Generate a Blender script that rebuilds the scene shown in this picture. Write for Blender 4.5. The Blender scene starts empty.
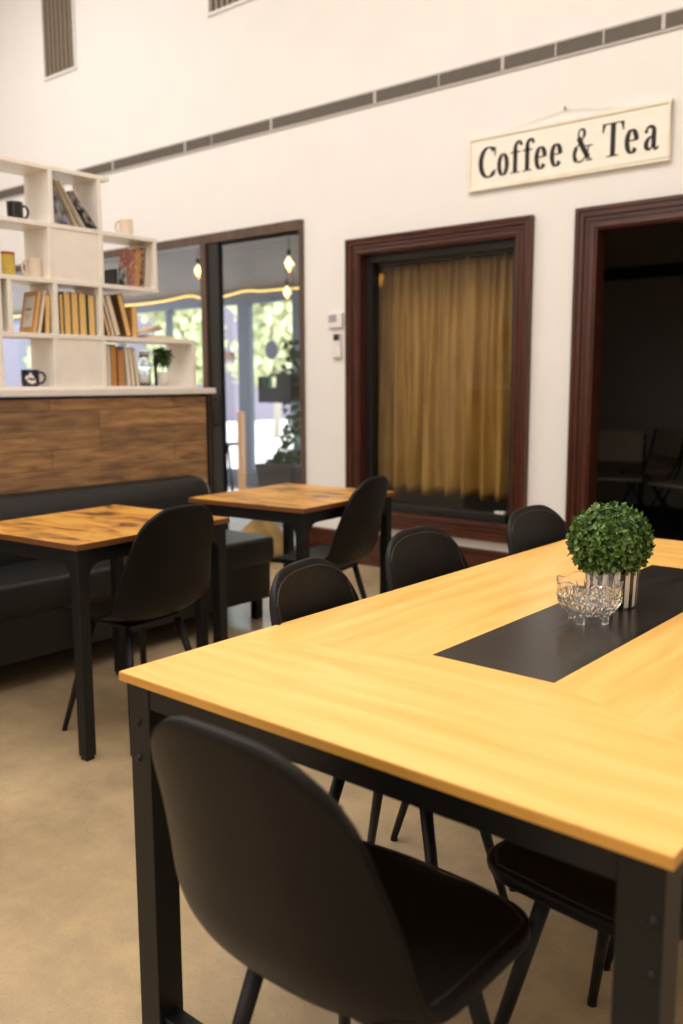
import bpy, math, random
from mathutils import Vector, Matrix
R = math.radians
PI = math.pi
SC = bpy.context.scene
COL = SC.collection

# ------------------------------------------------------------------ camera, world, lights, exposure
CH = 1.31
yaw, pitch, roll, FPX = -0.7009656, -0.1434139, -0.0034873, 895.307
fw = Vector((math.sin(yaw)*math.cos(pitch), math.cos(yaw)*math.cos(pitch), math.sin(pitch)))
rt = Vector((math.cos(yaw), -math.sin(yaw), 0)); up = rt.cross(fw)
c_, s_ = math.cos(roll), math.sin(roll)
rt, up = c_*rt + s_*up, -s_*rt + c_*up
cd = bpy.data.cameras.new('camera'); cam = bpy.data.objects.new('camera', cd); COL.objects.link(cam)
cam.matrix_world = Matrix(((rt.x, up.x, -fw.x, 0), (rt.y, up.y, -fw.y, 0), (rt.z, up.z, -fw.z, CH), (0, 0, 0, 1)))
cd.sensor_fit = 'VERTICAL'; cd.sensor_height = 36; cd.lens = FPX/1024*36
cd.dof.use_dof = True; cd.dof.focus_distance = 2.15; cd.dof.aperture_fstop = 2.6
cd.clip_start = .05
SC.camera = cam

w = bpy.data.worlds.new('sky'); SC.world = w; w.use_nodes = True
w.node_tree.nodes['Background'].inputs[0].default_value = (.86, .92, 1, 1)
w.node_tree.nodes['Background'].inputs[1].default_value = 5.0
sl = bpy.data.lights.new('sun', 'SUN'); sl.energy = 5.0; sl.angle = R(3); sl.color = (1, .95, .85)
so = bpy.data.objects.new('sun', sl); COL.objects.link(so); so.rotation_euler = (R(-38), R(12), 0)

def area(name, loc, rot, sx, sy, e, col):
    l = bpy.data.lights.new(name, 'AREA'); l.shape = 'RECTANGLE'; l.size = sx; l.size_y = sy; l.energy = e; l.color = col
    o = bpy.data.objects.new(name, l); COL.objects.link(o); o.location = loc; o.rotation_euler = [R(a) for a in rot]
area('hall_ceiling_light', (-2.2, 1.2, 5.4), (0, 0, 0), 6.0, 3.0, 270, (1, .925, .84))
area('hall_ceiling_light', (-7.2, 2.2, 5.4), (0, 0, 0), 2.2, 3.0, 120, (1, .95, .93))
area('back_wall_fill', (-2.2, -3.3, 3.6), (90, 0, 0), 8.0, 2.6, 115, (1, .95, .89))  # added fill behind the camera, lifts the back wall; no window stands there
SC.view_settings.view_transform = 'Standard'; SC.view_settings.look = 'None'
SC.view_settings.exposure = 0.0; SC.view_settings.gamma = 1; SC.view_settings.use_curve_mapping = False

# ------------------------------------------------------------------ helpers
def tag(o, label=None, cat=None, group=None, kind=None):
    if label: o['label'] = label
    if cat: o['category'] = cat
    if group: o['group'] = group
    if kind: o['kind'] = kind
    return o
def empty(name, loc=(0, 0, 0), rz=0, label=None, cat=None, group=None):
    o = bpy.data.objects.new(name, None); COL.objects.link(o); o.location = loc; o.rotation_euler = (0, 0, rz)
    o.empty_display_size = .05
    return tag(o, label, cat, group)
class MB:
    def __init__(s): s.v = []; s.f = []; s.m = []
    def add(s, vs, fs, mi=0):
        b = len(s.v); s.v += [tuple(v) for v in vs]
        for f in fs: s.f.append([b+i for i in f]); s.m.append(mi)
        return s
    def box(s, x0, x1, y0, y1, z0, z1, mi=0, M=None):
        vs = [Vector((x, y, z)) for x in (x0, x1) for y in (y0, y1) for z in (z0, z1)]
        if M is not None: vs = [M @ v for v in vs]
        return s.add(vs, [(0, 1, 3, 2), (4, 6, 7, 5), (0, 4, 5, 1), (2, 3, 7, 6), (0, 2, 6, 4), (1, 5, 7, 3)], mi)
    def prism(s, poly, z0, z1, mi=0, M=None):
        n = len(poly)
        vs = [Vector((p[0], p[1], z0)) for p in poly] + [Vector((p[0], p[1], z1)) for p in poly]
        if M is not None: vs = [M @ v for v in vs]
        fs = [list(range(n))[::-1], list(range(n, 2*n))] + [(i, (i+1) % n, n+(i+1) % n, n+i) for i in range(n)]
        return s.add(vs, fs, mi)
    def tube(s, pts, rad, n=10, mi=0, cap=True):
        pts = [Vector(p) for p in pts]
        if not isinstance(rad, (list, tuple)): rad = [rad]*len(pts)
        vs = []; prev = None
        for i, p in enumerate(pts):
            t = (pts[min(i+1, len(pts)-1)] - pts[max(i-1, 0)]).normalized()
            if prev is None: a = t.orthogonal().normalized()
            else:
                a = prev - t*prev.dot(t)
                a = a.normalized() if a.length > 1e-6 else t.orthogonal().normalized()
            prev = a; b = t.cross(a)
            for k in range(n):
                an = 2*PI*k/n; vs.append(p + (a*math.cos(an) + b*math.sin(an))*rad[i])
        fs = [(i*n+k, i*n+(k+1) % n, (i+1)*n+(k+1) % n, (i+1)*n+k) for i in range(len(pts)-1) for k in range(n)]
        if cap: fs += [tuple(range(n))[::-1], tuple(range((len(pts)-1)*n, len(pts)*n))]
        return s.add(vs, fs, mi)
    def lathe(s, prof, n=28, mi=0, c=(0, 0, 0), f=None):
        vs = []
        for j, (r, z) in enumerate(prof):
            for k in range(n):
                a = 2*PI*k/n; rr, zz = f(r, z, a, j) if f else (r, z)
                vs.append((c[0]+rr*math.cos(a), c[1]+rr*math.sin(a), c[2]+zz))
        fs = [(i*n+k, i*n+(k+1) % n, (i+1)*n+(k+1) % n, (i+1)*n+k) for i in range(len(prof)-1) for k in range(n)]
        return s.add(vs, fs, mi)
    def build(s, name, mats, parent=None, bevel=0, smooth=False, sub=0, solid=0, bseg=2, off=-1):
        me = bpy.data.meshes.new(name); me.from_pydata(s.v, [], s.f)
        if not isinstance(mats, (list, tuple)): mats = [mats]
        for m in mats: me.materials.append(m)
        for p, mi in zip(me.polygons, s.m): p.material_index = mi; p.use_smooth = smooth
        me.validate(); me.update()
        import bmesh
        b = bmesh.new(); b.from_mesh(me); bmesh.ops.remove_doubles(b, verts=b.verts, dist=1e-6)
        bmesh.ops.recalc_face_normals(b, faces=b.faces); b.to_mesh(me); b.free()
        o = bpy.data.objects.new(name, me); COL.objects.link(o)
        if parent: o.parent = parent
        if solid: m_ = o.modifiers.new('solid', 'SOLIDIFY'); m_.thickness = solid; m_.offset = off
        if bevel:
            m_ = o.modifiers.new('bevel', 'BEVEL'); m_.width = bevel; m_.segments = bseg; m_.limit_method = 'ANGLE'; m_.angle_limit = R(40)
        if sub: m_ = o.modifiers.new('sub', 'SUBSURF'); m_.levels = sub; m_.render_levels = sub
        return o
def kids(o): return [c for c in bpy.data.objects if c.parent == o]
def copy_tree(o, parent=None):
    c = o.copy(); COL.objects.link(c); c.parent = parent
    for ch in kids(o): copy_tree(ch, c)
    return c
def crom(pts, n=6):
    P = [Vector(p) for p in pts]; out = []
    for i in range(len(P)-1):
        a, b, c, d = P[max(i-1, 0)], P[i], P[i+1], P[min(i+2, len(P)-1)]
        for k in range(n):
            t = k/n
            out.append(.5*((2*b)+(c-a)*t+(2*a-5*b+4*c-d)*t*t+(3*b-a-3*c+d)*t**3))
    out.append(P[-1]); return out
def struct(name, mb, mat, **k): return tag(mb.build(name, mat, **k), kind='structure')

# ------------------------------------------------------------------ materials
def new_mat(name):
    m = bpy.data.materials.new(name); m.use_nodes = True
    nt = m.node_tree; return m, nt, nt.nodes['Principled BSDF']
def noise_mat(name, c1, c2, scale=8, stretch=(1, 1, 1), rough=.5, detail=4, bump=0, lo=.35, hi=.65, spec=.5, metal=0, c3=None, bscale=None, rot=(0, 0, 0), distort=0, coat=0):
    m, nt, p = new_mat(name); N, L = nt.nodes, nt.links
    tc = N.new('ShaderNodeTexCoord'); mp = N.new('ShaderNodeMapping'); mp.inputs['Scale'].default_value = stretch; mp.inputs['Rotation'].default_value = rot
    no = N.new('ShaderNodeTexNoise'); no.inputs['Scale'].default_value = scale; no.inputs['Detail'].default_value = detail; no.inputs['Distortion'].default_value = distort
    cr = N.new('ShaderNodeValToRGB'); e = cr.color_ramp.elements
    e[0].position = lo; e[1].position = hi; e[0].color = (*c1, 1); e[1].color = (*c2, 1)
    if c3: x = e.new((lo+hi)/2); x.color = (*c3, 1)
    L.new(tc.outputs['Object'], mp.inputs[0]); L.new(mp.outputs[0], no.inputs[0]); L.new(no.outputs['Fac'], cr.inputs[0]); L.new(cr.outputs[0], p.inputs['Base Color'])
    p.inputs['Roughness'].default_value = rough; p.inputs['Specular IOR Level'].default_value = spec; p.inputs['Metallic'].default_value = metal
    p.inputs['Coat Weight'].default_value = coat
    if bump:
        b = N.new('ShaderNodeBump'); b.inputs['Strength'].default_value = bump; b.inputs['Distance'].default_value = .01
        if bscale:
            n2 = N.new('ShaderNodeTexNoise'); n2.inputs['Scale'].default_value = bscale; L.new(tc.outputs['Object'], n2.inputs[0]); L.new(n2.outputs['Fac'], b.inputs['Height'])
        else: L.new(no.outputs['Fac'], b.inputs['Height'])
        L.new(b.outputs[0], p.inputs['Normal'])
    return m
def plain(name, c, rough=.5, metal=0, spec=.5):
    d = tuple(min(1, x*.93) for x in c)
    return noise_mat(name, d, c, scale=14, rough=rough, metal=metal, spec=spec, lo=.3, hi=.7)
def emit(name, c, s):
    m, nt, p = new_mat(name); p.inputs['Base Color'].default_value = (*c, 1)
    p.inputs['Emission Color'].default_value = (*c, 1); p.inputs['Emission Strength'].default_value = s; return m
def pane_mat(name, tint=(.93, .95, .95), boost=1.0):
    m = bpy.data.materials.new(name); m.use_nodes = True; nt = m.node_tree; N, L = nt.nodes, nt.links
    for n in list(N):
        if n.type == 'BSDF_PRINCIPLED': N.remove(n)
    out = [n for n in N if n.type == 'OUTPUT_MATERIAL'][0]
    t = N.new('ShaderNodeBsdfTransparent'); t.inputs[0].default_value = (*tint, 1)
    g = N.new('ShaderNodeBsdfGlossy'); g.inputs['Roughness'].default_value = .0
    f = N.new('ShaderNodeFresnel'); f.inputs[0].default_value = 1.5
    mu = N.new('ShaderNodeMath'); mu.operation = 'MULTIPLY'; mu.inputs[1].default_value = boost
    ge = N.new('ShaderNodeNewGeometry'); iv = N.new('ShaderNodeMath'); iv.operation = 'SUBTRACT'; iv.inputs[0].default_value = boost
    L.new(ge.outputs['Backfacing'], iv.inputs[1]); iv.use_clamp = True; L.new(iv.outputs[0], mu.inputs[1])   # a ray leaving the pane is not reflected a second time
    mx = N.new('ShaderNodeMixShader'); L.new(f.outputs[0], mu.inputs[0]); L.new(mu.outputs[0], mx.inputs[0]); L.new(t.outputs[0], mx.inputs[1]); L.new(g.outputs[0], mx.inputs[2]); L.new(mx.outputs[0], out.inputs[0])
    return m
def glass_mat(name, c, rough=0, ior=1.48):
    m, nt, p = new_mat(name); p.inputs['Base Color'].default_value = (*c, 1); p.inputs['Roughness'].default_value = rough
    p.inputs['Transmission Weight'].default_value = 1; p.inputs['IOR'].default_value = ior; return m

WALL = noise_mat('wall_paint', (.80, .775, .745), (.82, .79, .76), scale=3, rough=.75, spec=.2, bump=.04, bscale=90)
CEIL = plain('ceiling_paint', (.80, .77, .73), .8, spec=.2)
# polished concrete floor: broad tan clouding, fine aggregate speckle
def floor_mat():
    m, nt, p = new_mat('polished_concrete'); N, L = nt.nodes, nt.links
    tc = N.new('ShaderNodeTexCoord')
    n1 = N.new('ShaderNodeTexNoise'); n1.inputs['Scale'].default_value = 1.6; n1.inputs['Detail'].default_value = 7; n1.inputs['Roughness'].default_value = .62
    r1 = N.new('ShaderNodeValToRGB'); r1.color_ramp.elements[0].position = .34; r1.color_ramp.elements[1].position = .68
    r1.color_ramp.elements[0].color = (.34, .255, .155, 1); r1.color_ramp.elements[1].color = (.56, .42, .245, 1)
    n2 = N.new('ShaderNodeTexNoise'); n2.inputs['Scale'].default_value = 210; n2.inputs['Detail'].default_value = 3
    r2 = N.new('ShaderNodeValToRGB'); r2.color_ramp.elements[0].position = .28; r2.color_ramp.elements[1].position = .42
    r2.color_ramp.elements[0].color = (.66, .65, .64, 1); r2.color_ramp.elements[1].color = (1, 1, 1, 1)
    n3 = N.new('ShaderNodeTexNoise'); n3.inputs['Scale'].default_value = 9; n3.inputs['Detail'].default_value = 8; n3.inputs['Roughness'].default_value = .7
    r3 = N.new('ShaderNodeValToRGB'); r3.color_ramp.elements[0].position = .35; r3.color_ramp.elements[1].position = .7
    r3.color_ramp.elements[0].color = (.86, .87, .9, 1); r3.color_ramp.elements[1].color = (1.06, 1.04, 1.0, 1)
    a = N.new('ShaderNodeMixRGB'); a.blend_type = 'MULTIPLY'; a.inputs[0].default_value = 1
    b = N.new('ShaderNodeMixRGB'); b.blend_type = 'MULTIPLY'; b.inputs[0].default_value = 1
    for n in (n1, n2, n3): L.new(tc.outputs['Object'], n.inputs[0])
    L.new(n1.outputs['Fac'], r1.inputs[0]); L.new(n2.outputs['Fac'], r2.inputs[0]); L.new(n3.outputs['Fac'], r3.inputs[0])
    L.new(r1.outputs[0], a.inputs[1]); L.new(r2.outputs[0], a.inputs[2]); L.new(a.outputs[0], b.inputs[1]); L.new(r3.outputs[0], b.inputs[2])
    L.new(b.outputs[0], p.inputs['Base Color'])
    rr = N.new('ShaderNodeMapRange'); rr.inputs[3].default_value = .14; rr.inputs[4].default_value = .32
    L.new(n3.outputs['Fac'], rr.inputs[0]); L.new(rr.outputs[0], p.inputs['Roughness'])
    return m
FLOOR = floor_mat()
MAHOG = noise_mat('mahogany', (.032, .0078, .0042), (.098, .024, .011), scale=7, stretch=(9, 9, .7), rough=.32, lo=.3, hi=.75)
MAHOGX = noise_mat('mahogany_across', (.032, .0078, .0042), (.098, .024, .011), scale=7, stretch=(.7, 9, 9), rough=.32, lo=.3, hi=.75)
BLACKF = plain('black_window_frame', (.010, .009, .009), .4)
BROWNF = noise_mat('bronze_frame', (.070, .040, .026), (.11, .064, .042), scale=5, stretch=(6, 6, .5), rough=.45)
LEATHER = noise_mat('black_faux_leather', (.0052, .0042, .0036), (.0072, .0058, .0050), scale=120, rough=.40, bump=.12, bscale=420, spec=.17)
PIPING = plain('dark_piping', (.014, .012, .010), .5)
METAL = plain('black_powder_coated_metal', (.0085, .008, .008), .42, spec=.30)
BENCHL = noise_mat('black_bench_vinyl', (.007, .007, .0075), (.011, .0105, .0105), scale=60, rough=.38, bump=.12, bscale=260)
def wood_y(name, stretch, rz=0):
    return noise_mat(name, (.80, .435, .10), (.93, .575, .185), scale=2.6, stretch=stretch, rough=.30, detail=6, lo=.30, hi=.66, c3=(.89, .51, .140), distort=.25, spec=.45)
YX = wood_y('yellow_laminate_grain_across', (.9, 9, 3)); YY = wood_y('yellow_laminate_grain_along', (9, .9, 3))
YEDGE = noise_mat('yellow_laminate_edge', (.62, .30, .055), (.70, .36, .07), scale=5, stretch=(1, 1, 8), rough=.4)
RUN = noise_mat('black_ash_laminate', (.012, .009, .0075), (.022, .017, .014), scale=4, stretch=(12, .9, 2), rough=.27, detail=8, bump=.05)
RUST = noise_mat('rustic_brown_laminate', (.12, .045, .012), (.68, .35, .060), scale=2.6, stretch=(1.6, 4.2, 3), rough=.36, detail=9, lo=.34, hi=.60, c3=(.50, .22, .038), distort=.8)
RUSTE = plain('rustic_brown_edge', (.16, .06, .018), .45)
WHITE = plain('white_melamine', (.90, .84, .76), .45)
WHITEC = plain('white_laminate_ledge', (.84, .78, .71), .4)
GREEN = noise_mat('box_leaf', (.026, .075, .012), (.17, .27, .045), scale=55, rough=.42, lo=.3, hi=.72, c3=(.065, .145, .020))
DKGREEN = plain('dark_leaf', (.012, .035, .008), .6)
TAN = noise_mat('aged_paper', (.72, .44, .13), (.84, .57, .24), scale=30, stretch=(1, 8, 1), rough=.8)
CREAM = noise_mat('cream_paper', (.74, .62, .42), (.82, .72, .54), scale=30, stretch=(1, 8, 1), rough=.8)

# plank material for partition (brick texture drives plank tones, noise drives grain)
def planks():
    m, nt, p = new_mat('brown_plank_cladding'); N, L = nt.nodes, nt.links
    tc = N.new('ShaderNodeTexCoord'); sx = N.new('ShaderNodeSeparateXYZ'); cb = N.new('ShaderNodeCombineXYZ')
    L.new(tc.outputs['Object'], sx.inputs[0]); L.new(sx.outputs['Y'], cb.inputs['X']); L.new(sx.outputs['Z'], cb.inputs['Y'])
    br = N.new('ShaderNodeTexBrick'); br.inputs['Scale'].default_value = 1; br.inputs['Brick Width'].default_value = .78; br.inputs['Row Height'].default_value = .098
    br.inputs['Mortar Size'].default_value = .0016; br.offset = .37; br.offset_frequency = 3; br.inputs['Bias'].default_value = 0
    br.inputs['Color1'].default_value = (.34, .34, .34, 1); br.inputs['Color2'].default_value = (.78, .78, .78, 1); br.inputs['Mortar'].default_value = (.06, .06, .06, 1)
    L.new(cb.outputs[0], br.inputs['Vector'])
    mp = N.new('ShaderNodeMapping'); mp.inputs['Scale'].default_value = (1, 2.2, 16); no = N.new('ShaderNodeTexNoise'); no.inputs['Scale'].default_value = 2.4; no.inputs['Detail'].default_value = 8
    no.inputs['Distortion'].default_value = .4
    L.new(tc.outputs['Object'], mp.inputs[0]); L.new(mp.outputs[0], no.inputs[0])
    cr = N.new('ShaderNodeValToRGB'); e = cr.color_ramp.elements; e[0].position = .3; e[1].position = .7; e[0].color = (.27, .125, .045, 1); e[1].color = (.74, .39, .145, 1)
    L.new(no.outputs['Fac'], cr.inputs[0])
    mx = N.new('ShaderNodeMixRGB'); mx.blend_type = 'MULTIPLY'; mx.inputs[0].default_value = .9
    L.new(cr.outputs[0], mx.inputs[1]); L.new(br.outputs['Color'], mx.inputs[2])
    br2 = N.new('ShaderNodeBrightContrast'); br2.inputs['Bright'].default_value = .02; L.new(mx.outputs[0], br2.inputs[0]); L.new(br2.outputs[0], p.inputs['Base Color'])
    p.inputs['Roughness'].default_value = .5
    return m
PLANK = planks()

# ------------------------------------------------------------------ setting
YW = 5.0
XL, XR, YF, ZC = -9.5, 3.0, -3.6, 5.8
struct('floor', MB().box(XL-.2, XR+.2, YF-.2, YW+.2, -.1, 0), FLOOR)
struct('ceiling', MB().box(XL-.2, XR+.2, YF-.2, YW+.2, ZC, ZC+.1), CEIL)
wb = MB()
gx0, gx1, gz = -9.35, -4.57, 2.49
wx0, wx1, wz0, wz1 = -4.05, -2.80, .395, 2.20
dx0, dx1, dz = -2.30, -1.10, 2.18
for a in ((XL-.2, gx0, 0, ZC), (gx0, gx1, gz, ZC), (gx1, wx0, 0, ZC), (wx0, wx1, 0, wz0), (wx0, wx1, wz1, ZC), (wx1, dx0, 0, ZC), (dx0, dx1, dz, ZC), (dx1, XR+.2, 0, ZC)):
    wb.box(a[0], a[1], YW, YW+.1, a[2], a[3])
struct('wall_back', wb, WALL)
struct('wall_left', MB().box(XL-.2, XL, YF, YW, 0, ZC), WALL)
struct('wall_right', MB().box(XR, XR+.2, YF, YW, 0, ZC), WALL)
struct('wall_front', MB().box(XL, XR, YF-.2, YF, 0, ZC), WALL)
# baseboard with cap
bb = MB()
for a, b in ((gx1+.02, dx0-.125), (dx1+.125, XR)):
    bb.box(a, b, YW-.018, YW+.01, 0, .215).box(a, b, YW-.030, YW+.01, .205, .232).box(a, b, YW-.024, YW+.01, 0, .05)
struct('baseboard_back', bb, MAHOGX, bevel=.003)

# stepped mahogany architraves: window (four sides) and doorway (three sides)
def architrave(name, x0, x1, z0, z1, t, bottom=True, rev=.14):
    h, v = MB(), MB()
    for k, (i, o, d) in enumerate(((0, t, .018), (t*.55, t, .032), (t*.80, t, .042), (0, t*.14, .026), (t*.32, t*.42, .024))):
        v.box(x0-o, x0-i, YW-d, YW+.001, (z0-o if bottom else 0), z1+o)
        v.box(x1+i, x1+o, YW-d, YW+.001, (z0-o if bottom else 0), z1+o)
        h.box(x0-i, x1+i, YW-d, YW+.001, z1+i, z1+o)
        if bottom: h.box(x0-i, x1+i, YW-d, YW+.001, z0-o, z0-i)
    # reveal lining
    v.box(x0, x0+.012, YW-.018, YW+rev, z0 if bottom else 0, z1); v.box(x1-.012, x1, YW-.018, YW+rev, z0 if bottom else 0, z1)
    h.box(x0, x1, YW-.018, YW+rev, z1-.012, z1)
    if bottom: h.box(x0, x1, YW-.018, YW+rev, z0, z0+.012)
    a = struct(name, v, MAHOG, bevel=.003); b = h.build('architrave_head', MAHOGX, a, bevel=.003)
architrave('trim_1', wx0+.004, wx1, wz0, wz1-.004, .102)
architrave('trim_2', dx0, dx1, 0, dz, .118, bottom=False, rev=.095)

# window_2 : curtained window
PANE = pane_mat('window_pane', boost=1.0)
wf = MB(); t = .055; x0, x1, z0, z1 = wx0+.012, wx1-.012, wz0+.012, wz1-.012
wf.box(x0, x0+t, YW+.055, YW+.14, z0, z1).box(x1-t, x1, YW+.055, YW+.14, z0, z1).box(x0+t, x1-t, YW+.055, YW+.14, z1-t, z1).box(x0+t, x1-t, YW+.03, YW+.14, z0, z0+t)
w2 = struct('window_2', wf, BLACKF, bevel=.004)
MB().box(x0+t, x1-t, YW+.095, YW+.101, z0+t, z1-t).build('glass_pane', PANE, w2)
# doors / fixed glazing on the left
BF = MB(); BF.box(gx1-.036, gx1, YW-.02, YW+.12, 0, gz).box(gx0, gx1-.036, YW-.02, YW+.12, gz-.07, gz).box(-5.70, -5.635, YW-.02, YW+.12, 0, gz-.07).box(gx0, gx0+.06, YW-.02, YW+.12, 0, gz-.07)
w1 = struct('window_1', BF, BROWNF, bevel=.003)
MB().box(gx0+.06, -5.70, YW+.04, YW+.046, .02, gz-.07).build('glass_pane', PANE, w1)
DF = MB(); DF.box(-5.635, -5.50, YW+.0, YW+.05, 0.0, gz-.07).box(gx1-.06, gx1-.036, YW+.02, YW+.07, .0, gz-.07).box(-5.50, gx1-.06, YW+.0, YW+.05, .0, .05).box(-5.50, gx1-.06, YW+.02, YW+.05, gz-.095, gz-.07)
d1 = struct('door_1', DF, BLACKF, bevel=.003)
MB().box(-5.50, gx1-.06, YW+.03, YW+.036, .05, gz-.095).build('glass_pane', PANE, d1)
MB().tube([(-5.56, YW-.03, .95), (-5.56, YW-.03, 1.2)], .009).tube([(-5.56, YW+.0, .97), (-5.56, YW-.03, .97)], .006).tube([(-5.56, YW+.0, 1.18), (-5.56, YW-.03, 1.18)], .006).build('door_handle', METAL, d1, smooth=True)

# dark room behind the window and the doorway
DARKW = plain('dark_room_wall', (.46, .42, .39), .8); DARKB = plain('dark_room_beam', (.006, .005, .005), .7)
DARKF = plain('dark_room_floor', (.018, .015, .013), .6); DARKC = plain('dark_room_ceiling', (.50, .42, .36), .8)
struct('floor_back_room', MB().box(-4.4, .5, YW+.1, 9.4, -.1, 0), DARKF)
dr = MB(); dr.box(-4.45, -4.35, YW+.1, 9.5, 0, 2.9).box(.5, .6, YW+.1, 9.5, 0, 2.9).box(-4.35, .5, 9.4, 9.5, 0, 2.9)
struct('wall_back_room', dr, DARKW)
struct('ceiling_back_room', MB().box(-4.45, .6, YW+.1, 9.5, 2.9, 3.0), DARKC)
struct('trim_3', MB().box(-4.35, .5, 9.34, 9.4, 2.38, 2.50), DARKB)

# patio
PAVE = noise_mat('patio_paving', (.40, .39, .38), (.52, .51, .50), scale=5, rough=.5)
struct('floor_patio', MB().box(-14, -4.45, YW+.2, 9.2, -.12, -.02), PAVE)
GRND = noise_mat('pale_gravel_ground', (.45, .44, .43), (.62, .61, .58), scale=3, rough=.9)
struct('ground_outside', MB().box(-45, 8, 9.2, 50, -.2, -.05), GRND)
PLK = noise_mat('grey_patio_boards', (.105, .075, .062), (.16, .12, .10), scale=5, stretch=(.4, 10, 1), rough=.6)
pc = MB()
def pz(y): return 2.86 - (y-5.2)*.145
for i in range(26):
    y = 5.2+i*.12
    M = Matrix.Translation((0, y, pz(y))) @ Matrix.Rotation(-math.atan(.145), 4, 'X')
    pc.box(-14, -4.45, .006, .114, 0, .03, M=M)
pc.box(-14, -4.45, 5.2, 8.4, 2.95, 3.0)
struct('ceiling_patio', pc, PLK)
struct('wall_patio_side', MB().box(-4.55, -4.45, YW+.1, 8.1, -.02, 3.0), plain('patio_side_wall', (.05, .05, .055), .7))

# ------------------------------------------------------------------ wall fittings
STRIPG = plain('strip_vent_panel', (.10, .082, .064), .6); STRIPF = plain('strip_vent_frame', (.52, .47, .45), .5)
sv = empty('strip_vent', (0, YW, 3.2), 0, 'long narrow brown slotted vent strip running along the white back wall above the sign', 'vent')
MB().box(XL+.02, XR-.02, -.012, 0, -.050, .050).build('frame_rail', STRIPF, sv)
pn = MB()
for i in range(-5, 8):
    xa = -1.958-.972*i
    MB().box(xa-.011, xa+.011, -.018, -.002, -.038, .040).build('divider', STRIPF, sv)
    pn.box(max(xa-.972+.011, XL+.03), xa-.011, -.0155, -.010, -.036, .038)
pn.build('slot_panel', STRIPG, sv)
for x in (-5.53, -3.39, -2.583, -2.293): MB().box(x-.004, x+.004, -.0165, -.002, -.036, .038).build('thin_divider', STRIPF, sv)
def grille(x0, z0, wd, ht, label):
    g = empty('ventilation_grille', (x0, YW, z0), 0, label, 'vent', 'tall wall grilles above the strip vent')
    f = MB().box(0, wd, -.018, 0, 0, .022).box(0, wd, -.018, 0, ht-.022, ht).box(0, .022, -.018, 0, .022, ht-.022).box(wd-.022, wd, -.018, 0, .022, ht-.022)
    f.build('frame', WALL, g, bevel=.002)
    MB().box(.022, wd-.022, -.004, 0, .022, ht-.022).build('backing', plain('grille_backing', (.07, .052, .033), .7), g)
    s = MB(); n = int(wd*15); p = (wd-.05)/n
    for i in range(n): s.box(.028+i*p, .028+i*p+p*.45, -.013, -.002, .022, ht-.022)
    s.build('slats', plain('grille_slats', (.24, .19, .135), .5), g)
grille(-7.83, 4.11, .52, .80, 'tall brown slatted wall grille at the upper left above the bookshelf')
grille(-5.55, 4.11, 1.0, .80, 'brown slatted wall grille cut off by the top of the photo')

# sign ------------------------------------------------------------
SIGN = noise_mat('cream_sign_board', (.85, .78, .67), (.89, .83, .73), scale=6, stretch=(1, 1, 6), rough=.7)
SIGNB = noise_mat('cream_sign_border', (.80, .72, .58), (.86, .79, .67), scale=12, rough=.7)
LET = plain('black_letter_paint', (.012, .010, .010), .7)
sx0, sx1, sz0, sz1 = -3.155, -1.888, 2.484, 2.804
sg = empty('hanging_sign', (sx0, YW, sz0), 0, 'cream Coffee & Tea sign hanging on the white wall between window and doorway', 'sign')
SW, SH = sx1-sx0, sz1-sz0
MB().box(0, SW, -.022, -.006, 0, SH).build('board', SIGN, sg, bevel=.002)
b_ = MB(); t = .020
b_.box(0, SW, -.030, -.020, 0, t).box(0, SW, -.030, -.020, SH-t, SH).box(0, t, -.030, -.020, t, SH-t).box(SW-t, SW, -.030, -.020, t, SH-t).build('border', SIGNB, sg, bevel=.003)
nx, nz = -2.515-sx0, 2.862-sz0
MB().tube([(.18, -.012, SH-.002), (nx, -.010, nz)], .0016, 6).tube([(SW-.22, -.012, SH-.002), (nx, -.010, nz)], .0016, 6).build('cord', CREAM, sg)
MB().tube([(nx, 0, nz+.004), (nx, -.016, nz+.006)], .004, 8).tube([(nx, -.014, nz-.004), (nx, -.014, nz+.02)], .003, 6).build('nail', METAL, sg)
THK, THN = .172, .042
def stroke(mb, pts, wfac=None, dens=8, close=False, spline=True, k=1.25):
    P = crom([(p[0], p[1], 0) for p in pts], dens) if spline else [Vector((p[0], p[1], 0)) for p in pts]
    vs = []
    for i, p in enumerate(P):
        if close: d = P[(i+1) % (len(P)-1)]-P[(i-1) % (len(P)-1)]
        else: d = P[min(i+1, len(P)-1)]-P[max(i-1, 0)]
        d.normalize(); wd = THN+(THK-THN)*abs(d.y)**k
        if wfac is not None: wd = wfac(i/(len(P)-1))
        nrm = Vector((-d.y, d.x, 0))*wd/2
        vs += [p+nrm, p-nrm]
    n = len(P)
    mb2 = [(2*i, 2*i+1, 2*i+3, 2*i+2) for i in range(n-1)]
    return vs, mb2
def ell(cx, cy, rx, ry, a0, a1, n=24): return [(cx+rx*math.cos(R(a0+(a1-a0)*i/n)), cy+ry*math.sin(R(a0+(a1-a0)*i/n))) for i in range(n+1)]
def dot(cx, cy, r): return ('poly', [(cx+r*math.cos(2*PI*i/14), cy+r*math.sin(2*PI*i/14)) for i in range(14)])
def bar(x0, x1, y0, y1): return ('poly', [(x0, y0), (x1, y0), (x1, y1), (x0, y1)])
def S(pts, **k): return ('st', pts, k)
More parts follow.
